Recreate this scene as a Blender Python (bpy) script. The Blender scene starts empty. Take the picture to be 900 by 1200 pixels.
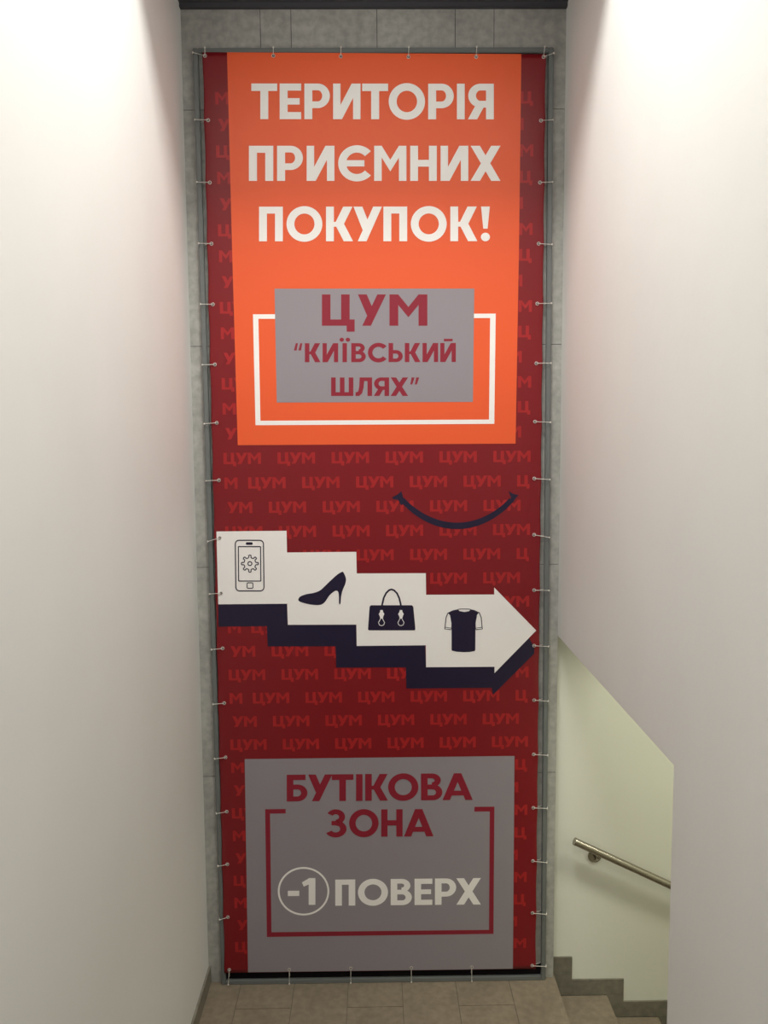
import bpy, bmesh, math, random
from mathutils import Vector, Matrix

# ------------------------------------------------------------------ camera
S = bpy.context.scene
COL = S.collection
PITCH, YAW, ROLL, FPX = math.radians(5.5728), math.radians(0.6340), math.radians(0.4116), 964.15
D = 4.36                       # camera to the end wall (m)
CAMZ = 3.072                   # eye height above the landing
CAM = Vector((0.0, -D, CAMZ))
_f = Vector((math.sin(YAW)*math.cos(PITCH), math.cos(YAW)*math.cos(PITCH), -math.sin(PITCH)))
_r = Vector((math.cos(YAW), -math.sin(YAW), 0))
_d = _f.cross(_r)
_c, _s = math.cos(ROLL), math.sin(ROLL)
RT, DN, FW = _c*_r + _s*_d, -_s*_r + _c*_d, _f
cam_data = bpy.data.cameras.new('camera')
cam_data.sensor_fit = 'VERTICAL'
cam_data.sensor_height = 36.0
cam_data.lens = FPX/1200.0*36.0
cam_data.clip_start = 0.02
cam = bpy.data.objects.new('camera', cam_data)
COL.objects.link(cam)
M = Matrix((RT, -DN, -FW)).transposed().to_4x4()
M.translation = CAM
cam.matrix_world = M
S.camera = cam

# ------------------------------------------------------------------ light
S.view_settings.view_transform = 'Standard'
S.view_settings.look = 'None'
S.view_settings.gamma = 1.0
S.view_settings.exposure = 0.0
S.view_settings.use_curve_mapping = False
W = bpy.data.worlds.new('world')
S.world = W
W.use_nodes = True
W.node_tree.nodes['Background'].inputs[0].default_value = (1.0, 0.99, 0.97, 1)
W.node_tree.nodes['Background'].inputs[1].default_value = 0.30


def area(name, loc, sx, sy, power, color, rot=(0, 0, 0)):
    l = bpy.data.lights.new(name, 'AREA')
    l.shape = 'RECTANGLE'
    l.size, l.size_y, l.energy, l.color = sx, sy, power, color
    o = bpy.data.objects.new(name, l)
    o.location, o.rotation_euler = loc, rot
    COL.objects.link(o)
    return o


SOFFIT = -1.05                 # front of the dropped soffit
area('corridor_lamp', (0.12, -1.75, 6.02), 0.9, 0.45, 84, (1.0, 0.99, 0.95))
area('added_fill_light', (0.0, -4.6, 6.02), 1.2, 1.2, 38, (1.0, 0.995, 0.96))  # added fill behind the viewer, evens out falloff down the banner; no lamp known
area('stairwell_lamp', (2.75, -1.0, 2.80), 2.4, 0.10, 34, (1.0, 1.0, 0.84))


# ------------------------------------------------------------------ helpers
def ray(px, py):
    return RT*((px-450)/FPX) + DN*((py-600)/FPX) + FW


def P(px, py, y=0.0):
    """point of the vertical plane at depth y seen at that place of the photograph"""
    d = ray(px, py)
    return CAM + d*((y-CAM.y)/d.y)


def PX(px, py, x):
    d = ray(px, py)
    return CAM + d*((x-CAM.x)/d.x)


def obj(name, bm, mats, parent=None, smooth=False):
    me = bpy.data.meshes.new(name)
    bm.to_mesh(me)
    bm.free()
    for m in (mats if isinstance(mats, (list, tuple)) else [mats]):
        me.materials.append(m)
    if smooth:
        for p in me.polygons:
            p.use_smooth = True
    o = bpy.data.objects.new(name, me)
    COL.objects.link(o)
    if parent:
        o.parent = parent
    return o


def empty(name, loc=(0, 0, 0)):
    o = bpy.data.objects.new(name, None)
    o.location = loc
    o.empty_display_size = 0.1
    COL.objects.link(o)
    return o


def tag(o, label=None, cat=None, group=None, kind=None):
    for k, v in (('label', label), ('category', cat), ('group', group), ('kind', kind)):
        if v:
            o[k] = v
    return o


def box(bm, x0, x1, y0, y1, z0, z1, bev=0.0):
    n = len(bm.verts)
    vs = [bm.verts.new((x, y, z)) for x in (x0, x1) for y in (y0, y1) for z in (z0, z1)]
    F = [(0, 1, 3, 2), (4, 6, 7, 5), (0, 4, 5, 1), (2, 3, 7, 6), (0, 2, 6, 4), (1, 5, 7, 3)]
    fs = [bm.faces.new([vs[i] for i in f]) for f in F]
    if bev:
        es = list({e for f in fs for e in f.edges})
        bmesh.ops.bevel(bm, geom=es, offset=bev, segments=2, affect='EDGES', profile=0.5)


def prism(bm, pts, off):
    """extrude the planar outline pts along vector off"""
    a = [bm.verts.new(p) for p in pts]
    b = [bm.verts.new(Vector(p)+Vector(off)) for p in pts]
    bm.faces.new(a)
    bm.faces.new(b[::-1])
    n = len(a)
    for i in range(n):
        bm.faces.new((a[i], b[i], b[(i+1) % n], a[(i+1) % n]))
    bmesh.ops.recalc_face_normals(bm, faces=bm.faces[:])


def tube(bm, pts, r, n=12, caps=True, closed=False):
    pts = [Vector(p) for p in pts]
    rings = []
    N = len(pts)
    up = None
    for i, p in enumerate(pts):
        if closed:
            t = pts[(i+1) % N]-pts[i-1]
        else:
            t = pts[min(i+1, N-1)]-pts[max(i-1, 0)]
        t.normalize()
        if up is None:
            up = Vector((0, 0, 1)) if abs(t.z) < 0.9 else Vector((0, 1, 0))
        u = (up - t*up.dot(t)).normalized()
        up = u
        v = t.cross(u)
        rings.append([bm.verts.new(p + (u*math.cos(a)+v*math.sin(a))*r) for a in [2*math.pi*k/n for k in range(n)]])
    for i in range(N if closed else N-1):
        a, b = rings[i], rings[(i+1) % N]
        for k in range(n):
            bm.faces.new((a[k], b[k], b[(k+1) % n], a[(k+1) % n]))
    if caps and not closed:
        bm.faces.new(rings[0])
        bm.faces.new(rings[-1][::-1])
    bmesh.ops.recalc_face_normals(bm, faces=bm.faces[:])


# ------------------------------------------------------------------ materials
def base_mat(name, col, rough=0.6, spec=0.4, metal=0.0):
    m = bpy.data.materials.new(name)
    m.use_nodes = True
    b = m.node_tree.nodes['Principled BSDF']
    b.inputs['Base Color'].default_value = (*col, 1)
    b.inputs['Roughness'].default_value = rough
    b.inputs['Specular IOR Level'].default_value = spec
    b.inputs['Metallic'].default_value = metal
    return m, m.node_tree, b


def noise_color(nt, b, c0, c1, scale, detail=4.0, lo=0.3, hi=0.7, stretch=(1, 1, 1), bump=0.0, bscale=None, bdist=0.002):
    L = nt.links
    tc = nt.nodes.new('ShaderNodeTexCoord')
    mp = nt.nodes.new('ShaderNodeMapping')
    mp.inputs['Scale'].default_value = stretch
    L.new(tc.outputs['Object'], mp.inputs[0])
    no = nt.nodes.new('ShaderNodeTexNoise')
    no.inputs['Scale'].default_value = scale
    no.inputs['Detail'].default_value = detail
    L.new(mp.outputs[0], no.inputs['Vector'])
    cr = nt.nodes.new('ShaderNodeValToRGB')
    cr.color_ramp.elements[0].position, cr.color_ramp.elements[1].position = lo, hi
    cr.color_ramp.elements[0].color, cr.color_ramp.elements[1].color = (*c0, 1), (*c1, 1)
    L.new(no.outputs[0], cr.inputs[0])
    L.new(cr.outputs[0], b.inputs['Base Color'])
    if bump:
        n2 = nt.nodes.new('ShaderNodeTexNoise')
        n2.inputs['Scale'].default_value = bscale or scale
        n2.inputs['Detail'].default_value = 5
        L.new(tc.outputs['Object'], n2.inputs['Vector'])
        bp = nt.nodes.new('ShaderNodeBump')
        bp.inputs['Strength'].default_value = bump
        bp.inputs['Distance'].default_value = bdist
        L.new(n2.outputs[0], bp.inputs['Height'])
        L.new(bp.outputs[0], b.inputs['Normal'])
    return tc, cr


def paint(name, col):
    m, nt, b = base_mat(name, col, 0.62, 0.3)
    c0 = tuple(c*0.965 for c in col)
    noise_color(nt, b, c0, col, 1.6, 5, 0.3, 0.65, bump=0.25, bscale=14, bdist=0.004)
    return m


WALL = paint('wall_paint', (0.79, 0.79, 0.765))
STAIRWALL = paint('stairwell_paint', (0.79, 0.79, 0.70))
SOFF, _, _ = base_mat('soffit_paint', (0.075, 0.075, 0.085), 0.8, 0.2)
CEIL, _, _ = base_mat('ceiling_paint', (0.72, 0.70, 0.67), 0.8, 0.2)


def stone(name, c0, c1, rough=0.55):
    m, nt, b = base_mat(name, c0, rough, 0.35)
    L = nt.links
    tc, cr = noise_color(nt, b, c0, c1, 26, 8, 0.35, 0.68, bump=0.12, bscale=90, bdist=0.001)
    # broad mottling on top of the fine grain
    n = nt.nodes.new('ShaderNodeTexNoise')
    n.inputs['Scale'].default_value = 4
    n.inputs['Detail'].default_value = 4
    L.new(tc.outputs['Object'], n.inputs['Vector'])
    mx = nt.nodes.new('ShaderNodeMix')
    mx.data_type, mx.blend_type = 'RGBA', 'MULTIPLY'
    mr = nt.nodes.new('ShaderNodeMapRange')
    mr.inputs[1].default_value, mr.inputs[2].default_value = 0.3, 0.7
    mr.inputs[3].default_value, mr.inputs[4].default_value = 0.86, 1.08
    L.new(n.outputs[0], mr.inputs[0])
    mx.inputs[0].default_value = 1
    L.new(cr.outputs[0], mx.inputs[6])
    L.new(mr.outputs[0], mx.inputs[7])
    L.new(mx.outputs[2], b.inputs['Base Color'])
    return m


CLAD = stone('grey_stone_tile', (0.36, 0.355, 0.33), (0.49, 0.48, 0.445))
JOINT, _, _ = base_mat('tile_joint', (0.10, 0.10, 0.095), 0.9, 0.1)
FLOORT = stone('beige_floor_tile', (0.205, 0.165, 0.115), (0.255, 0.208, 0.150), 0.5)
GROUT, _, _ = base_mat('floor_grout', (0.15, 0.13, 0.10), 0.9, 0.1)
SKIRT = stone('grey_skirting_tile', (0.165, 0.152, 0.118), (0.22, 0.203, 0.16), 0.5)
STEEL, _nt, _b = base_mat('brushed_steel', (0.36, 0.33, 0.28), 0.2, 0.5, 1.0)
TUBE, _, _ = base_mat('grey_painted_tube', (0.16, 0.17, 0.165), 0.45, 0.5)
TIE, _, _ = base_mat('clear_nylon', (0.72, 0.68, 0.62), 0.35, 0.5)
EYE, _, _ = base_mat('eyelet_metal', (0.70, 0.62, 0.58), 0.4, 0.5, 0.3)
HOLE_GAP, _, _ = base_mat('hole_and_gap_shade', (0.01, 0.008, 0.01), 0.9, 0.1)  # flat black for the eyelet holes and the painted shade under the banner


def ink(name, col):
    m, nt, b = base_mat(name, col, 0.36, 0.42)
    return m


RED = ink('red_vinyl', (0.215, 0.007, 0.012))
RED2 = ink('bright_red_ink', (0.40, 0.016, 0.018))
ORANGE = ink('orange_ink', (0.86, 0.115, 0.030))
GREY = ink('grey_ink', (0.30, 0.268, 0.295))
CRIM = ink('crimson_ink', (0.27, 0.016, 0.034))
WHITE = ink('white_ink', (0.95, 0.915, 0.89))
NAVY = ink('navy_ink', (0.014, 0.009, 0.034))

# ------------------------------------------------------------------ the setting
XL, XR = -0.954, 0.985
TH = 0.20
THR = 0.34                             # wall between the two flights
YW = 0.045                             # the stairwell wall stands back behind the stone cladding
TOP = 6.10
BACK = -7.0
STEP_T, STEP_R = 0.297, 0.137
JAMB = PX(789, 905, XR).y              # near side of the opening to the lower flight
LINTEL = P(652, 746, 0).z
XE = 4.4                               # far end of the lower stairwell

bm = bmesh.new()
box(bm, XL-TH, XL, BACK, 0.0, -0.3, TOP+0.3)
tag(obj('wall_left', bm, WALL), kind='structure')

bm = bmesh.new()                       # wall between the flights, with its opening at the end wall
prism(bm, [(XR, BACK, -0.3), (XR, JAMB, -0.3), (XR, JAMB, LINTEL), (XR, YW-0.0005, LINTEL), (XR, YW-0.0005, TOP+0.3), (XR, BACK, TOP+0.3)], (THR, 0, 0))
o = obj('wall_right', bm, WALL)
bv = o.modifiers.new('soft_edge', 'BEVEL')
bv.width, bv.segments, bv.limit_method = 0.006, 3, 'ANGLE'
tag(o, kind='structure')

# end wall: substrate, then every stone slab
bm = bmesh.new()
box(bm, XL-TH, XR, 0.004, 0.25, -0.3, TOP+0.3)
wb = tag(obj('wall_back', bm, JOINT), kind='structure')
zj = [P(222, 129).z, P(222, 406).z, P(230, 665).z, P(240, 910).z]
zj = [5.12+1.0] + [zj[0], zj[1], zj[2], zj[3]] + [-0.02]
xj = [XL] + [P(px, 30).x for px in (305, 341, 441.7, 533.5, 579)] + [XR]
bm = bmesh.new()
for a in range(len(zj)-1):
    for b_ in range(len(xj)-1):
        g = 0.0016
        box(bm, xj[b_]+(g if b_ else 0), xj[b_+1]-(g if b_ < len(xj)-2 else 0), 0.0, 0.0038, zj[a+1]+g, zj[a]-g)
obj('stone_cladding', bm, CLAD, wb)

bm = bmesh.new()
box(bm, XR, XE+TH, YW, 0.25, -2.6, 3.6)
tag(obj('wall_stairwell', bm, STAIRWALL), kind='structure')
bm = bmesh.new()
YN = JAMB
box(bm, XR+THR, XE+TH, YN-TH, YN, -2.6, 3.6)
box(bm, XE, XE+TH, YN, YW, -2.6, 3.6)
tag(obj('wall_stairwell_far', bm, STAIRWALL), kind='structure')
bm = bmesh.new()
box(bm, XR+THR, XE+TH, YN-TH, YW, 2.85, 3.6)
tag(obj('ceiling_stairwell', bm, CEIL), kind='structure')

bm = bmesh.new()
box(bm, XL-TH, XR+TH, BACK, SOFFIT, TOP, TOP+0.2)
tag(obj('ceiling', bm, CEIL), kind='structure')
zs = P(440, 11).z
bm = bmesh.new()
box(bm, XL, XR, SOFFIT, -0.03, zs+0.02, TOP+0.1)
box(bm, XL, XR, -0.03, 0.0, zs, TOP+0.1)
tag(obj('ceiling_soffit', bm, SOFF), kind='structure')

# landing floor: bed, then tiles; upper flight behind the viewer's feet
FLIGHT = -1.62
bm = bmesh.new()
box(bm, XL, XR, FLIGHT, 0.0, -0.3, -0.003)
box(bm, XR, XR+0.006, JAMB, YW, -0.3, -0.003)
fl = tag(obj('floor', bm, GROUT), kind='structure')


def PZ(px, py, z):
    d = ray(px, py)
    return CAM + d*((z-CAM.z)/d.z)


x0t = PZ(408, 1156, 0).x
yj = PZ(440, 1180, 0).y
xs = [XL] + [x0t+0.3*k*1.0 for k in range(-6, 7) if XL+0.02 < x0t+0.3*k < XR-0.02] + [XR+0.008]
ys = [0.0, yj] + [yj-0.3*k for k in range(1, 6) if yj-0.3*k > FLIGHT+0.05] + [FLIGHT]
bm = bmesh.new()
g = 0.0017
for i in range(len(xs)-1):
    # every other column is laid half a tile further on
    first = yj if abs(round((xs[i]+xs[i+1])/2/0.3-x0t/0.3-0.5)) % 2 == 0 else yj-0.15
    ys = [0.0, first] + [first-0.3*k for k in range(1, 6) if first-0.3*k > FLIGHT+0.05] + [FLIGHT]
    for j in range(len(ys)-1):
        box(bm, xs[i]+g, xs[i+1]-(g if i < len(xs)-2 else 0), ys[j+1]+g, ys[j]-g, -0.006, 0.0)
box(bm, XR+0.0005, XR+0.008, -0.002, YW-0.0115, -0.006, 0.0)
obj('floor_tiles', bm, FLOORT, fl)
bm = bmesh.new()
prof = [(FLIGHT, -0.3)]
y, z = FLIGHT, 0.0
for k in range(11):
    prof += [(y, z+STEP_R)] if k else [(y, STEP_R)]
    z += STEP_R
    y -= STEP_T
    prof += [(y, z)]
prof += [(BACK, z), (BACK, -0.3)]
prism(bm, [(XL, a, b_) for a, b_ in prof], (XR-XL, 0, 0))
tag(obj('floor_upper_flight', bm, FLOORT), kind='structure')

# skirting
bm = bmesh.new()
box(bm, XL, XL+0.012, FLIGHT, 0.0, 0.0, 0.095)
tag(obj('baseboard_left', bm, SKIRT), kind='structure')
bm = bmesh.new()
nsteps = 10
E0 = XR+0.008
SK = 0.011
for k in range(nsteps+1):
    zt = -k*STEP_R
    a = XR+0.001 if k == 0 else E0+STEP_T*(k-1)
    b_ = E0 + STEP_T*k + 0.107
    if k < nsteps:
        box(bm, a, b_, YW-SK, YW, zt-(0.0 if k == 0 else 0.0), zt+0.092)
        # tile standing against the riser below the corner
    if k:
        box(bm, a, a+0.107, YW-SK-0.0005, YW, zt, zt+STEP_R-0.0015)
tag(obj('baseboard_stairwell', bm, SKIRT), kind='structure')

# lower flight: every step its own part
st = empty('staircase', (E0, -0.6, -STEP_R))
for k in range(1, nsteps+1):
    bm = bmesh.new()
    x0 = E0+STEP_T*(k-1)
    lx = x0-st.location.x
    box(bm, lx, lx+STEP_T+0.012, YN+0.003+0.6, YW-SK-0.002+0.6, -(k-1)*STEP_R-0.03, -(k-1)*STEP_R, 0.003)
    box(bm, lx, lx+STEP_T, YN+0.003+0.6, YW-SK-0.002+0.6, -(k-1)*STEP_R-0.35, -(k-1)*STEP_R-0.0301)
    obj('step', bm, FLOORT, st)
tag(st, 'beige tiled steps leading down to the right from the landing, below the handrail', 'stairs')

# ------------------------------------------------------------------ handrail
hy = YW-0.075
A = P(673.5, 986.0, hy)
B = P(786.7, 1038.0, hy)
hd = (B-A).normalized()
hr = empty('handrail', A)
R_T = 0.0205
bm = bmesh.new()
L_END = (3.9-A.x)/hd.x
tube(bm, [hd*0.004, hd*L_END], R_T, 28, False)
o = obj('rail_tube', bm, STEEL, hr, True)
bm = bmesh.new()
tube(bm, [hd*-0.002, hd*0.0, hd*0.006], R_T+0.0008, 28, True)
e = o = obj('end_cap', bm, STEEL, hr, False)
for s in (0.142, 1.25, 2.4):
    q = hd*s
    bm = bmesh.new()
    tube(bm, [q+Vector((0.004, 0, -R_T+0.002)), q+Vector((0.004, 0.006, -0.04)), q+Vector((0.004, 0.022, -0.056)), q+Vector((0.004, 0.045, -0.06)), q+Vector((0.004, 0.074, -0.06))], 0.0075, 12)
    br = obj('bracket', bm, STEEL, hr, True)
    bm = bmesh.new()
    c = q+Vector((0.004, 0, -0.06))
    tube(bm, [c+Vector((0, 0.0750, 0)), c+Vector((0, 0.0690, 0)), c+Vector((0, 0.0672, 0))], 0.038, 28)
    for f in bm.faces:
        f.smooth = False
    ro = obj('wall_plate', bm, STEEL, br)
    for a in (0.5, 2.6, 4.7):
        bm = bmesh.new()
        p = c+Vector((0.024*math.cos(a), 0.0672, 0.024*math.sin(a)))
        tube(bm, [p, p+Vector((0, -0.003, 0))], 0.005, 10)
        obj('screw', bm, STEEL, br)
tag(hr, 'brushed steel tube handrail on the white stairwell wall, sloping down to the right', 'handrail')

# ------------------------------------------------------------------ frame behind the banner
TW = 0.025
FY0, FY1 = -0.029, -0.003
tl, tr, bl, br_ = P(225.5, 55.5, FY0), P(649, 55.5, FY0), P(259.5, 1150, FY0), P(639.6, 1148, FY0)
ztop = (tl.z+tr.z)/2
fr = empty('banner_frame', ((bl.x+br_.x)/2, 0, 0))


def rail(name, p, q, ox, oz):
    """square tube between outer corners p and q (x, z), going inwards by (ox, oz)"""
    bm = bmesh.new()
    c = fr.location
    pts = [(p[0], p[1]), (q[0], q[1]), (q[0]+ox[1], q[1]+oz[1]), (p[0]+ox[0], p[1]+oz[0])]
    prism(bm, [(a-c.x, FY0, b-c.z) for a, b in pts], (0, FY1-FY0, 0))
    bmesh.ops.bevel(bm, geom=bm.edges[:], offset=0.003, segments=2, affect='EDGES')
    return obj(name, bm, TUBE, fr)


rail('side_rail', (bl.x, 0.0), (tl.x, ztop), (TW, TW), (0, 0))
rail('side_rail', (br_.x, 0.0), (tr.x, ztop), (-TW, -TW), (0, 0))
rail('top_rail', (tl.x+TW, ztop), (tr.x-TW, ztop), (0, 0), (-TW, -TW))
rail('bottom_rail', (bl.x+TW, 0.0), (br_.x-TW, 0.0), (0, 0), (TW, TW))
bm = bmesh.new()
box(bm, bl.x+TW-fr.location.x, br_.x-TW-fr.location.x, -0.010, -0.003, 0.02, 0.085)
obj('gap_shade_strip', bm, HOLE_GAP, fr)['label'] = 'black strip painted as the shade under the banner'  # added black strip: shade of the gap below the banner, put in as colour
tag(fr, 'grey square tube frame around the tall red banner, standing on the floor', 'frame')

# ------------------------------------------------------------------ banner
BY = -0.0335                   # printed face of the vinyl
ban = empty('advertising_banner', P(446, 1135, BY))
BO = ban.location.copy()
BO.y = 0
ban.location = BO
LEFT_G = [(243.9, 140.8), (245.8, 213.9), (247.8, 285.6), (249.4, 356.7), (251.7, 427.2), (253.9, 495.6), (256.4, 562.8),
          (257.6, 630.3), (259.1, 695.2), (260.9, 759.8), (262.7, 824), (264.3, 887.6), (265.6, 951.2), (266.4, 1012.9), (267, 1074.8)]
RIGHT_G = [(634, 141.3), (632.8, 213.9), (631.3, 285.6), (629.7, 355.8), (628.6, 425.8), (627, 494.2), (626.2, 560.8),
           (626, 626.8), (626, 691.7), (626, 756.7), (626, 820.6), (625.4, 884.1), (625, 946.7), (624.5, 1009), (624, 1070)]
TOP_G = [(320.3, 65.3), (399.4, 66), (478.6, 66.6), (558, 66.6)]
BOT_G = [(339, 1136.5), (411, 1134.8), (482, 1134.3), (552.7, 1133.5)]
TLc, TRc, BLc, BRc = (240.2, 65.3), (637, 66.6), (268.6, 1136.5), (623.7, 1131.6)


def lerp(a, b, t):
    return a + (b-a)*t


# sheet outline in the plane of the banner, pulled out a little at every tie
cTL, cTR, cBL, cBR = P(236.9, 61.2, BY), P(640, 63.4, BY), P(262.8, 1140.2, BY), P(628, 1135.2, BY)
LZ = sorted([P(x, y, BY).z for x, y in LEFT_G+[TLc, BLc]])
RZ = sorted([P(x, y, BY).z for x, y in RIGHT_G+[TRc, BRc]])


def scallop(z, Z):
    """0 at a tie, 1 half way between two ties"""
    for a, b in zip(Z[:-1], Z[1:]):
        if a <= z <= b:
            return math.sin(math.pi*(z-a)/(b-a))
    return 0.0


def layer(k):
    return BY - 0.0004*k


NZ = 220
COLS = [0.0, 0.008, 0.018, 0.030, 0.045]
bm = bmesh.new()
rows = []
for i in range(NZ+1):
    v = i/NZ
    Lp, Rp = lerp(cBL, cTL, v), lerp(cBR, cTR, v)
    sl, sr = scallop(Lp.z, LZ), scallop(Rp.z, RZ)
    edge = min(1.0, i/6, (NZ-i)/6)
    row = []
    for side, (p, s, sg) in enumerate(((Lp, sl, 1), (Rp, sr, -1))):
        part = []
        for c in COLS:
            w = max(0.0, 1-c/0.045)
            x = p.x + sg*(c + s*0.0035*w*w*edge)
            y = BY + 0.0025*s*w*w*edge
            z = p.z + (lerp(cBL.z, cBR.z, 0.5)-p.z)*0
            part.append(bm.verts.new(Vector((x, y, z))-BO))
        row += part if side == 0 else part[::-1]
    rows.append(row)
for a, b in zip(rows[:-1], rows[1:]):
    for k in range(len(a)-1):
        bm.faces.new((a[k], a[k+1], b[k+1], b[k]))
bmesh.ops.recalc_face_normals(bm, faces=bm.faces[:])
sheet = obj('vinyl_sheet', bm, RED, ban, True)
so = sheet.modifiers.new('thickness', 'SOLIDIFY')
so.thickness = 0.0008
so.offset = -1


def flat(name, polys, mat, k, label=None, parent=None):
    """ink printed on the vinyl: outlines given as points of the photograph"""
    bm = bmesh.new()
    for i, poly in enumerate(polys):
        dy = 2.5e-5*(i % 13)           # overlapping strokes never share one plane
        vs = [bm.verts.new(P(x, y, layer(k)-dy)-BO) for x, y in poly]
        f = bm.faces.new(vs)
    bm.normal_update()
    for f in bm.faces:
        if f.normal.y > 0:
            f.normal_flip()
    o = obj(name, bm, mat, parent or ban)
    if label:
        o['label'] = label
    return o


# ------------------------------------------------------------------ letters, cap height 1
def R_(x0, y0, x1, y1):
    return [(x0, y0), (x1, y0), (x1, y1), (x0, y1)]


def LN(x0, y0, x1, y1, t):
    return [(x0, y0), (x0+t, y0), (x1+t, y1), (x1, y1)]


def ARC(cx, cy, rx, ry, a0, a1, w, n=28, wy=None):
    out = []
    wy = wy or w
    for i in range(n):
        a, b = [math.radians(lerp(a0, a1, (i+j)/n)) for j in (0, 1)]
        out.append([(cx+rx*math.cos(a), cy+ry*math.sin(a)), (cx+rx*math.cos(b), cy+ry*math.sin(b)),
                    (cx+(rx-w)*math.cos(b), cy+(ry-wy)*math.sin(b)), (cx+(rx-w)*math.cos(a), cy+(ry-wy)*math.sin(a))])
    return out


def DOT(cx, cy, r, n=20):
    return [(cx+r*math.cos(2*math.pi*i/n), cy+r*math.sin(2*math.pi*i/n)) for i in range(n)]


S_ = 0.215
GL = {
 'Т': (0.70, [R_(0, .79, .70, 1), R_(.2425, 0, .4575, .79)]),
 'Е': (0.58, [R_(0, 0, S_, 1), R_(S_, .8, .58, 1), R_(S_, .41, .54, .59), R_(S_, 0, .58, .2)]),
 'Р': (0.69, [R_(0, 0, S_, 1), R_(S_, .81, .36, 1), R_(S_, .31, .36, .5)] + ARC(.36, .655, .33, .345, -90, 90, .21, wy=.19)),
 'И': (0.74, [R_(0, 0, .2, 1), R_(.54, 0, .74, 1), LN(0, 0, .5, 1, .24)]),
 'О': (0.98, ARC(.49, .5, .49, .515, 0, 360, .215, 56)),
 'І': (0.21, [R_(0, 0, .21, 1)]),
 'Я': (0.70, [R_(.49, 0, .70, 1), R_(.33, .81, .49, 1), R_(.33, .33, .49, .52), LN(0, 0, .22, .42, .25)] + ARC(.34, .665, .33, .335, 90, 270, .21, wy=.19)),
 'П': (0.65, [R_(0, 0, S_, 1), R_(.435, 0, .65, 1), R_(S_, .8, .435, 1)]),
 'Є': (0.86, [R_(.2, .41, .70, .59)] + ARC(.5, .5, .5, .515, 42, 318, .212, 44)),
 'С': (0.88, ARC(.5, .5, .5, .515, 40, 320, .215, 44)),
 'М': (0.86, [R_(0, 0, .2, 1), R_(.66, 0, .86, 1), [(0, 1), (.2, 1), (.43, .6), (.43, .27), (.19, .68)], [(.86, 1), (.67, .68), (.43, .27), (.43, .6), (.66, 1)]]),
 'Н': (0.71, [R_(0, 0, .21, 1), R_(.5, 0, .71, 1), R_(.21, .405, .5, .6)]),
 'Х': (0.80, [LN(0, 0, .55, 1, .25), LN(.55, 0, 0, 1, .25)]),
 'К': (0.74, [R_(0, 0, S_, 1), LN(.2, .42, .47, 1, .255), LN(.485, 0, .21, .56, .255), R_(.2, .42, .3, .56)]),
 'У': (0.78, [LN(.249, .33, 0, 1, .245), LN(.12, 0, .54, 1, .24)]),
 '!': (0.24, [[(0, 1), (.24, 1), (.18, .36), (.06, .36)], DOT(.12, .12, .125)]),
 'Ц': (0.82, [R_(0, 0, S_, 1), R_(.48, .19, .695, 1), R_(0, 0, .82, .2), R_(.62, -.19, .82, 0)]),
 'Ш': (1.02, [R_(0, 0, .21, 1), R_(.405, .2, .615, 1), R_(.81, 0, 1.02, 1), R_(.21, 0, .81, .2)]),
 'Б': (0.67, [R_(0, 0, S_, 1), R_(S_, .8, .61, 1), R_(S_, 0, .35, .185), R_(S_, .445, .35, .63)] + ARC(.35, .315, .32, .315, -90, 90, .205, wy=.185)),
 'Ь': (0.67, [R_(0, 0, S_, 1), R_(S_, 0, .35, .185), R_(S_, .445, .35, .63)] + ARC(.35, .315, .32, .315, -90, 90, .205, wy=.185)),
 'В': (0.69, [R_(0, 0, S_, 1), R_(S_, 0, .38, .185), R_(S_, .41, .38, .59), R_(S_, .82, .35, 1)] + ARC(.38, .295, .31, .295, -90, 90, .205, wy=.185) + ARC(.35, .745, .29, .255, -90, 90, .2, wy=.18)),
 'З': (0.70, [R_(.2, .43, .38, .59)] + ARC(.34, .735, .31, .28, -90, 152, .2, wy=.18) + ARC(.34, .295, .36, .31, -152, 90, .21, wy=.185)),
 'А': (0.98, [LN(0, 0, .37, 1, .24), LN(.74, 0, .37, 1, .24), R_(.2, .17, .78, .35)]),
 'Л': (0.76, [R_(.55, 0, .76, 1), R_(.2, .8, .56, 1), [(0, 0), (.17, 0), (.30, .14), (.37, .45), (.40, .85), (.40, 1), (.19, 1), (.17, .5), (.12, .24), (0, .19)]]),
 'Й': (0.74, [R_(0, 0, .2, 1), R_(.54, 0, .74, 1), LN(0, 0, .5, 1, .24), R_(.17, 1.09, .59, 1.22)]),
 'Ї': (0.42, [R_(.105, 0, .315, 1), DOT(.07, 1.18, .105), DOT(.36, 1.18, .105)]),
 '1': (0.44, [R_(.22, 0, .44, 1), [(.24, 1), (.03, .86), (0, .84), (.06, .68), (.24, .77)]]),
 '-': (0.40, [R_(0, .32, .40, .5)]),
 '“': (0.42, [[(.0, .62), (.13, .62), (.19, 1), (.09, 1)], [(.21, .62), (.34, .62), (.40, 1), (.30, 1)]]),
 '”': (0.42, [[(.05, .62), (.0, 1), (.17, 1), (.12, .62)], [(.26, .62), (.22, 1), (.40, 1), (.34, .62)]]),
 ' ': (0.3, []),
}
GL['”'] = (0.42, [[(0, .62), (.09, .62), (.20, 1), (.06, 1)], [(.21, .62), (.30, .62), (.41, 1), (.27, 1)]])


def line_polys(txt, gap=0.10, kern=None):
    x, out = 0.0, []
    for i, ch in enumerate(txt):
        w, ps = GL[ch]
        if i and kern and (txt[i-1]+ch) in kern:
            x += kern[txt[i-1]+ch]
        out += [[(px+x, py) for px, py in p] for p in ps]
        x += w + gap
    return out, x-gap


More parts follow.
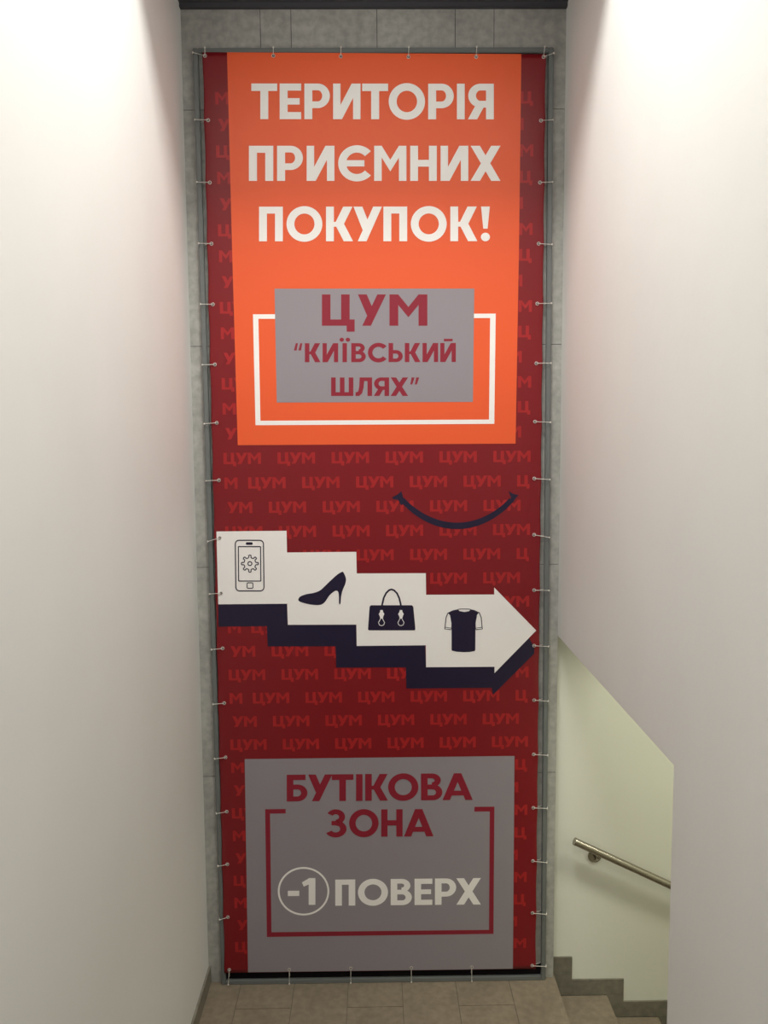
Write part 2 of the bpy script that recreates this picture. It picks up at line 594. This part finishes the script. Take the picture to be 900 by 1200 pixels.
def quad_map(polys, w, q):
    """unit line -> photograph, q = left-bottom, right-bottom, right-top, left-top"""
    bl_, br2, tr_, tl_ = [Vector(p) for p in q]
    res = []
    for p in polys:
        r = []
        for x, y in p:
            u = x/w
            v = lerp(lerp(bl_, br2, u), lerp(tl_, tr_, u), y)
            r.append((v.x, v.y))
        res.append(r)
    return res


KERN = {'ТЕ': -.02, 'КУ': -.09, 'УП': -.06, 'УМ': -.06, 'ЦУ': -.08, 'БУ': -.06, 'УТ': -.10, 'РИ': .0, 'ВА': -.08, 'НА': -.04, 'РХ': -.08, 'ИХ': -.04, 'ЯХ': -.03, 'ЛЯ': -.02, 'ИТ': -.04, 'ТО': -.07, 'КО': -.08}


def lettering(name, txt, q, mat, k, label, gap=0.10):
    ps, w = line_polys(txt, gap, KERN)
    return flat(name, quad_map(ps, w, q), mat, k, label)


def box_q(l, r, t, b, dt=0.0):
    """dt: how much the right end stands lower in the photograph"""
    return [(l, b), (r, b+dt), (r, t+dt), (l, t)]


# ------------------------------------------------------------------ background word pattern on the red
H0 = P(262.0, 544.0, BY).z                 # base line of the first full row
ROWS = [(544.0, 0), (572.3, 1), (600.4, 2), (628, 0), (656, 1), (683.3, 2), (710.5, 0), (741, 1), (768, 2), (795.5, 0), (823, 1), (850.7, 2), (879, 0)]
pitch = (P(262, 544, BY).z - P(270, 879, BY).z)/12.0
caph = P(262, 530.7, BY).z - P(262, 544, BY).z
xA = P(262, 544, BY).x
word = P(306, 544, BY).x - P(262, 544, BY).x
wp = (P(578, 544, BY).x - P(262, 544, BY).x)/5.0
wps, ww = line_polys('ЦУМ', 0.07, {'ЦУ': -.10, 'УМ': -.06})
lw = [GL[c][0] for c in 'ЦУМ']
starts = [0, lw[0]+.07-.10, lw[0]+lw[1]+.14-.16]
bm = bmesh.new()
zlo, zhi = cBL.z+0.06, cTL.z-0.10
for r in range(-17, 23):
    zb = H0 - r*pitch
    if zb < zlo or zb+caph > zhi:
        continue
    t = r % 3
    base = xA + (0.0004*0)
    # lean of the hanging sheet
    lean = (P(270, 879, BY).x - P(262, 544, BY).x)*(r/12.0)
    first = {0: 0.0, 1: (290.3-262)/63.3 - 1, 2: (314-262)/63.3 - 1}[t]
    for k in range(0, 7):
        for li, ch in enumerate('ЦУМ'):
            gx0 = base + (first+k)*wp + starts[li]/ww*word
            gx1 = gx0 + lw[li]/ww*word
            if t == 1 and k == 0 and li == 2:      # the cut word at the margin
                gx0, gx1 = base+0.002, base+0.002+gx1-gx0
            if gx0 < base-0.03 or gx1 > base + 5*wp + word + 0.012:
                continue
            for si, p in enumerate(GL[ch][1]):
                vs = [bm.verts.new(Vector((gx0+px/ww*word+lean*(1-1.55*(gx0-base)/(wp*5.7)), layer(1)-2.5e-5*(si+6*(li % 2)), zb+py*caph))-BO) for px, py in p]
                f = bm.faces.new(vs)
bm.normal_update()
for f in bm.faces:
    if f.normal.y > 0:
        f.normal_flip()
o = obj('word_pattern', bm, RED2, ban)
o['label'] = 'rows of small bright red ЦУМ words'

# ------------------------------------------------------------------ orange panel and its contents
flat('orange_panel', [[(266, 61.3), (272.2, 300), (278.6, 521.7), (604.2, 519.9), (608.2, 290), (611, 63.3)]], ORANGE, 2, 'orange panel')
lettering('headline', 'ТЕРИТОРІЯ', box_q(294.5, 578.7, 97.8, 139.6, .3), WHITE, 5, 'white letters ТЕРИТОРІЯ', .085)
lettering('headline', 'ПРИЄМНИХ', box_q(291.7, 586.6, 170.8, 212, 0), WHITE, 5, 'white letters ПРИЄМНИХ')
lettering('headline', 'ПОКУПОК!', box_q(303.6, 574, 242.2, 282.8, -.2), WHITE, 5, 'white letters ПОКУПОК!')
flat('white_outline', [
    [(296.4, 368.3), (325, 368.2), (325, 373.6), (296.6, 373.6)],
    [(296.4, 368.3), (302.7, 368.3), (305.3, 498.2), (299.4, 498.3)],
    [(299.3, 493.1), (579.4, 491.6), (579.2, 496.7), (299.4, 498.3)],
    [(552, 367.6), (580.9, 367.5), (580.7, 372.6), (552, 372.8)],
    [(574.4, 367.5), (580.9, 367.5), (579.2, 496.7), (573, 496.7)]], WHITE, 3)
flat('grey_plate', [[(321.7, 338.3), (555.8, 338.2), (554.2, 471), (324.3, 471.7)]], GREY, 4)
for ch, l, r in (('Ц', 377.2, 415.6), ('У', 419.5, 452.3), ('М', 456.4, 500.8)):
    flat('shop_lettering', quad_map(GL[ch][1], GL[ch][0], box_q(l, r, 345, 381.7)), CRIM, 5, 'large crimson letter '+ch)
lettering('shop_lettering', '“КИЇВСЬКИЙ', box_q(344.4, 534.2, 402.2, 424.5, -.3), CRIM, 5, 'crimson letters КИЇВСЬКИЙ')
lettering('shop_lettering', 'ШЛЯХ”', box_q(388, 491.5, 442.3, 464, 0), CRIM, 5, 'crimson letters ШЛЯХ')

# ------------------------------------------------------------------ smile
top_e, bot_e = [], []
n = 40
for i in range(n+1):
    t = i/n
    x = lerp(468.0, 602.5, t)
    c = 1-(2*t-1)**2
    y = lerp(580.5, 581, t) + 35.5*c**0.86
    hw = 2.9 + 0.9*math.sin(math.pi*t)
    dx, dy = 1.0, 0.0
    if 0 < i < n:
        t2 = t+0.01
        y2 = lerp(580.5, 581, t2) + 35.5*max(0, 1-(2*t2-1)**2)**0.86
        dx, dy = 1.345, y2-y
    l = math.hypot(dx, dy)
    top_e.append((x+dy/l*hw, y-dx/l*hw))
    bot_e.append((x-dy/l*hw, y+dx/l*hw))
polys = [[top_e[i], top_e[i+1], bot_e[i+1], bot_e[i]] for i in range(1, n-1)]
polys += [[(459.3, 582.8), (466, 579.5), (470.3, 575.4), (472.2, 582), (474.8, 590), (470, 592), (466.5, 585.5), (461, 585)],
          [(595.4, 575.2), (601, 578.6), (607.8, 580.2), (605, 583.2), (600, 590), (595.5, 588), (599, 583)]]
flat('smile', polys, NAVY, 3, 'navy smile curve')

# ------------------------------------------------------------------ stepped arrow
WA = [(253.6, 622.8), (335.8, 622), (336.3, 647.4), (417.5, 646.7), (418, 672), (499, 671.7), (499.3, 697), (579.2, 696.7), (579.1, 688.4), (628.4, 738.9),
      (579.5, 788.8), (579.5, 781.4), (499.3, 781.9), (499, 756.2), (418, 757), (417.6, 732), (337.3, 732.2), (336.5, 707.5), (255.8, 708.2)]
flat('arrow_shadow', [[(255.6, 700), (336, 700), (337, 725), (417, 725), (418, 750), (498, 750), (499, 775), (579, 775), (619, 746), (626.2, 758.5), (626, 766), (577.8, 814.2), (576.2, 806), (476.2, 806.8), (475.6, 782), (393.9, 782.2),
                       (393.3, 757.4), (313.8, 757.5), (312.6, 733.7), (256.2, 734.4)]], NAVY, 3, 'navy stepped shadow under the white arrow')
ar = flat('white_arrow', [WA], WHITE, 4, 'white stepped arrow pointing right')


def z5(pts):                   # close-up of the left half of the arrow
    return [(220+x/3.913, 500+y/3.913) for x, y in pts]


def z6(pts):                   # close-up of the right half of the arrow
    return [(430+x/3.913, 500+y/3.913) for x, y in pts]


def rrect(x0, y0, x1, y1, r, n=6, skew=0.0):
    out = []
    for cx, cy, a in ((x1-r, y1-r, 0), (x0+r, y1-r, 90), (x0+r, y0+r, 180), (x1-r, y0+r, 270)):
        for i in range(n+1):
            b = math.radians(a+90*i/n)
            out.append((cx+r*math.cos(b), cy+r*math.sin(b)))
    return [(x+skew*(y-y0), y) for x, y in out]


def outline(pts, w, closed=True):
    """stroke of width w along a path, as quads"""
    n = len(pts)
    out = []
    nor = []
    for i in range(n):
        if closed:
            a, b = Vector(pts[i-1]), Vector(pts[(i+1) % n])
        else:
            a, b = Vector(pts[max(i-1, 0)]), Vector(pts[min(i+1, n-1)])
        d = (b-a)
        d = d/d.length if d.length else Vector((1, 0))
        nor.append(Vector((-d.y, d.x))*w/2)
    for i in range(n if closed else n-1):
        j = (i+1) % n
        p, q = Vector(pts[i]), Vector(pts[j])
        out.append([tuple(p+nor[i]), tuple(q+nor[j]), tuple(q-nor[j]), tuple(p-nor[i])])
    return out


gear = []
for k in range(8):
    a0 = 2*math.pi*k/8
    for da, r in ((-.30, 27), (-.17, 29), (-.15, 37), (-.08, 39), (.08, 39), (.15, 37), (.17, 29), (.30, 27)):
        gear.append((285+r*math.cos(a0+da), 628+r*math.sin(a0+da)))
ph = [z5(p) for p in outline(rrect(218, 521, 347, 753, 17, skew=.012), 5) + outline(rrect(232, 550, 334, 708, 2, 2, .008), 4.5)
      + outline(rrect(272, 716, 299, 741, 5), 4) + outline(gear, 4.6) + outline(DOT(285, 628, 9), 4.6)]
ph.append(z5(rrect(266, 530, 298, 542, 6)))
flat('phone_icon', ph, NAVY, 6, 'navy outline of a mobile phone with a gear', ar)


def spline(pts, m=6):
    out, n = [], len(pts)
    for i in range(n):
        p0, p1, p2, p3 = [Vector(pts[(i+k-1) % n]) for k in range(4)]
        for j in range(m):
            t = j/m
            v = 0.5*((2*p1)+(p2-p0)*t+(2*p0-5*p1+4*p2-p3)*t*t+(3*p1-p0-3*p2+p3)*t*t*t)
            out.append((v.x, v.y))
    return out


shoe = [(507, 793), (516, 779), (545, 768), (575, 763), (605, 752), (628, 732), (655, 706), (685, 679), (707, 666), (713, 667), (721, 682), (726, 700), (722, 722), (711, 748), (704, 775), (700, 811),
        (694, 811), (693, 780), (690, 758), (680, 752), (665, 760), (648, 776), (632, 800), (618, 813), (600, 818), (565, 816), (530, 808), (512, 801)]
flat('shoe_icon', [z5(spline(shoe, 4))], NAVY, 6, 'navy high-heeled shoe', ar)

bag = [(20, 819), (205, 819), (210, 822), (213, 828), (222, 926), (221, 932), (216, 934), (11, 934), (6, 932), (5, 926), (12, 827), (15, 821)]
hd_ = [(67, 850), (70, 815), (77, 785), (88, 763), (101, 750), (112, 746), (124, 750), (138, 764), (148, 786), (155, 815), (158, 848)]
hb = flat('handbag_icon', [z6(bag)] + [z6(p) for p in outline(hd_, 8, False)], NAVY, 6, 'navy handbag with arched handles', ar)
for cx in (67, 156):
    bk = []
    bk.append(z6([(cx-6, 841), (cx+6, 841), (cx+7, 850), (cx+13, 859), (cx+8, 870), (cx+6, 880), (cx-6, 880), (cx-8, 870), (cx-13, 859), (cx-7, 850)]))
    bk += [z6(p) for p in outline([(cx-3, 878), (cx-14, 898), (cx-10, 909), (cx, 913), (cx+10, 909), (cx+14, 898), (cx+3, 878)], 3)]
    flat('buckle', bk, WHITE, 7, 'white buckle', hb)

body = [(417, 838), (425, 846), (447, 850), (468, 846), (476, 838), (492, 841), (514, 851), (503, 866), (498, 890), (497, 1024), (494, 1029), (470, 1033), (443, 1034), (412, 1032), (390, 1027), (388, 1022),
        (388, 890), (383, 868), (371, 853), (395, 842)]
sleL = [(372, 853), (363, 875), (357, 928), (386, 931)]
sleR = [(514, 851), (524, 875), (529, 928), (499, 931)]
flat('shirt_icon', [z6(body)] + [z6(p) for p in outline(sleL, 4, False) + outline(sleR, 4, False) + outline([(417, 838), (432, 836), (462, 836), (476, 838)], 3, False)
                              + outline([(383, 868), (389, 900), (388, 930)], 3, False) + outline([(503, 866), (497, 900), (498, 930)], 3, False)
                              + outline([(359, 920), (387, 924)], 2.5, False) + outline([(527, 920), (499, 924)], 2.5, False)],
     NAVY, 6, 'navy T-shirt with white sleeves', ar)

# ------------------------------------------------------------------ grey panel at the bottom
flat('grey_panel', [[(286.8, 889.6), (602.9, 885.9), (601, 1135.3), (290.7, 1139.4)]], GREY, 2, 'grey panel')
lettering('zone_lettering', 'БУТІКОВА', [(336, 939.2), (554, 937.4), (554, 906), (336, 908)], CRIM, 5, 'crimson letters БУТІКОВА', .085)
lettering('zone_lettering', 'ЗОНА', [(381.4, 981), (508, 980), (508, 948), (381.4, 949)], CRIM, 5, 'crimson letters ЗОНА', .085)
flat('crimson_outline', [
    [(310.7, 948.3), (334.8, 948.1), (334.8, 953.3), (310.8, 953.5)],
    [(310.7, 948.3), (316.4, 948.3), (318.2, 1098), (312.8, 1098)],
    [(312.8, 1092.5), (578.4, 1089.6), (578.3, 1094.4), (312.8, 1098)],
    [(555.9, 945.5), (579.4, 945.3), (579.4, 950.9), (555.9, 951.1)],
    [(574, 945.3), (579.4, 945.3), (578.3, 1094.4), (573, 1094.4)]], CRIM, 3)
flat('circle_outline', [[(355.7+a, 1044.4+b) for a, b in p] for p in ARC(0, 0, 30.2, 28.4, 0, 360, 2.2, 72)], WHITE, 3, 'thin white circle')
flat('floor_lettering', quad_map(GL['1'][1], GL['1'][0], box_q(353.8, 369.6, 1029, 1060.4)), WHITE, 5, 'white number 1')
flat('floor_lettering', [[(337.3, 1043.9), (350.7, 1043.8), (350.7, 1050), (337.3, 1050.1)]], WHITE, 5, 'white minus sign')
lettering('floor_lettering', 'ПОВЕРХ', [(392.9, 1061.4), (563.6, 1060), (563.6, 1028.9), (392.9, 1030.8)], WHITE, 5, 'white letters ПОВЕРХ', .085)

# ------------------------------------------------------------------ eyelets and ties
eb = bmesh.new()
nr, nt_ = 20, 8
g_rings = []
for i in range(nr):
    a = 2*math.pi*i/nr
    ring = []
    for j in range(nt_):
        b = 2*math.pi*j/nt_
        rr = 0.0076+0.0019*math.cos(b)
        ring.append(eb.verts.new((rr*math.cos(a), 0.0012*math.sin(b), rr*math.sin(a))))
    g_rings.append(ring)
for i in range(nr):
    for j in range(nt_):
        eb.faces.new((g_rings[i][j], g_rings[(i+1) % nr][j], g_rings[(i+1) % nr][(j+1) % nt_], g_rings[i][(j+1) % nt_]))
f = eb.faces.new([eb.verts.new((0.0070*math.cos(2*math.pi*i/nr), -0.0004, 0.0070*math.sin(2*math.pi*i/nr))) for i in range(nr)])
f.material_index = 1
bmesh.ops.recalc_face_normals(eb, faces=eb.faces[:])
eye_me = bpy.data.meshes.new('grommet')
eb.to_mesh(eye_me)
eb.free()
eye_me.materials.append(EYE)
eye_me.materials.append(HOLE_GAP)
for p in eye_me.polygons:
    p.use_smooth = p.material_index == 0
for px, py in LEFT_G+RIGHT_G+TOP_G+BOT_G+[TLc, TRc, BLc, BRc]:
    o = bpy.data.objects.new('grommet', eye_me)
    COL.objects.link(o)
    o.parent = ban
    o.location = P(px, py, BY-0.0030)-BO
tag(ban, 'tall red and orange vinyl shop banner with a white stepped arrow, laced into a frame', 'banner')

ORD = ['first', 'second', 'third', 'fourth', 'fifth', 'sixth', 'seventh', 'eighth', 'ninth', 'tenth', 'eleventh', 'twelfth', 'thirteenth', 'fourteenth', 'fifteenth']
rnd = random.Random(5)


def lace(g, out, label):
    """a nylon tie looped through the eyelet g and round the tube whose outer side is at out (photograph points)"""
    a = P(g[0], g[1], BY-0.0052)
    b = P(out[0], out[1], FY0-0.0025)
    d = Vector((b.x-a.x, 0, b.z-a.z))
    d.normalize()
    yf = min(a.y, FY0)-0.0022
    yb = FY1+0.0009
    pts = [(a, yf+0.0006), (a+d*0.006, yf), (b-d*0.006, yf), (b, yf+0.001), (b+d*0.0022, FY0+0.004), (b+d*0.0022, yb-0.004), (b-d*0.002, yb),
           (b-d*(TW+0.002), yb), (b-d*(TW+0.008), -0.014), (a+d*0.004, BY+0.004), (a, BY+0.003), (a-d*0.002, BY-0.001)]
    t = empty('cable_tie', (b.x, 0, b.z))
    o_ = Vector(t.location)
    bm = bmesh.new()
    tube(bm, [Vector((p.x, yy, p.z))-o_ for p, yy in pts], 0.0017, 6, closed=True)
    obj('strap', bm, TIE, t, True)
    bm = bmesh.new()
    h = b - d*0.003
    box(bm, h.x-.0038-o_.x, h.x+.0038-o_.x, yf-0.004, yf+0.0012, h.z-.0038-o_.z, h.z+.0038-o_.z, 0.001)
    obj('head', bm, TIE, t)
    tag(t, label, 'cable tie', 'white cable ties lacing the banner to its frame')


def fx(side, z):               # outer side of a side rail at that height
    p, q = (bl, tl) if side < 0 else (br_, tr)
    return lerp(p.x, q.x, z/ztop)


def to_rail(g, side, dz=0.0):
    zz = P(g[0], g[1], FY0).z+dz
    return Vector((fx(side, zz), FY0, zz))


def lace3(g, w, label):
    # w given in space: bring it back to a photograph point
    v = w-CAM
    zc = v.dot(FW)
    lace(g, (450+FPX*v.dot(RT)/zc, 600+FPX*v.dot(DN)/zc), label)


NL, NR_ = len(LEFT_G), len(RIGHT_G)
L_DZ = [0, 0, 0, 0, -.002, -.004, -.002, -.018, -.002, -.004, -.003, -.004, -.006, -.006, -.010]
R_DZ = [0, 0, -.006, 0, 0, -.004, -.006, -.014, 0, -.003, -.003, -.003, 0, -.006, -.003]


def nth(i, n):
    if i == 0:
        return 'topmost'
    if i == n-1:
        return 'lowest'
    if i <= n//2:
        return ORD[i]+' from the top'
    return ORD[n-1-i]+' from the bottom'


for i, g_ in enumerate(LEFT_G):
    lace3(g_, to_rail(g_, -1, L_DZ[i]), 'thin white cable tie on the left side rail, %s below the corner' % nth(i, NL) if i < NL-1 else 'thin white cable tie on the left side rail, last one above the bottom corner')
for i, g_ in enumerate(RIGHT_G):
    lace3(g_, to_rail(g_, 1, R_DZ[i]), 'thin white cable tie on the right side rail, %s below the corner' % nth(i, NR_) if i < NR_-1 else 'thin white cable tie on the right side rail, last one above the bottom corner')
where = ['leftmost between the corners', 'second from the left corner', 'second from the right corner', 'rightmost between the corners']
for i, g_ in enumerate(TOP_G):
    p = P(g_[0], g_[1], FY0)
    lace3(g_, Vector((p.x+0.002, FY0, ztop)), 'thin white cable tie on the top rail, '+where[i])
for i, g_ in enumerate(BOT_G):
    p = P(g_[0], g_[1], FY0)
    lace3(g_, Vector((p.x, FY0, 0.005)), 'thin white cable tie on the bottom rail, '+where[i])
p = P(*TLc, FY0)
lace3(TLc, Vector((p.x+0.002, FY0, ztop)), 'thin white upright cable tie at the top left corner of the banner')
lace3(TLc, Vector((fx(-1, p.z+.01), FY0, p.z+.012)), 'thin white sideways cable tie at the top left corner of the banner')
p = P(*TRc, FY0)
lace3(TRc, Vector((p.x+0.004, FY0, ztop)), 'thin white upright cable tie at the top right corner of the banner')
lace3(TRc, Vector((fx(1, p.z+.01), FY0, p.z+.014)), 'thin white sideways cable tie at the top right corner of the banner')
p = P(*BLc, FY0)
lace3(BLc, Vector((p.x-0.006, FY0, 0.005)), 'thin white upright cable tie at the bottom left corner of the banner')
p = P(*BRc, FY0)
lace3(BRc, Vector((fx(1, p.z), FY0, p.z)), 'thin white sideways cable tie at the bottom right corner of the banner')
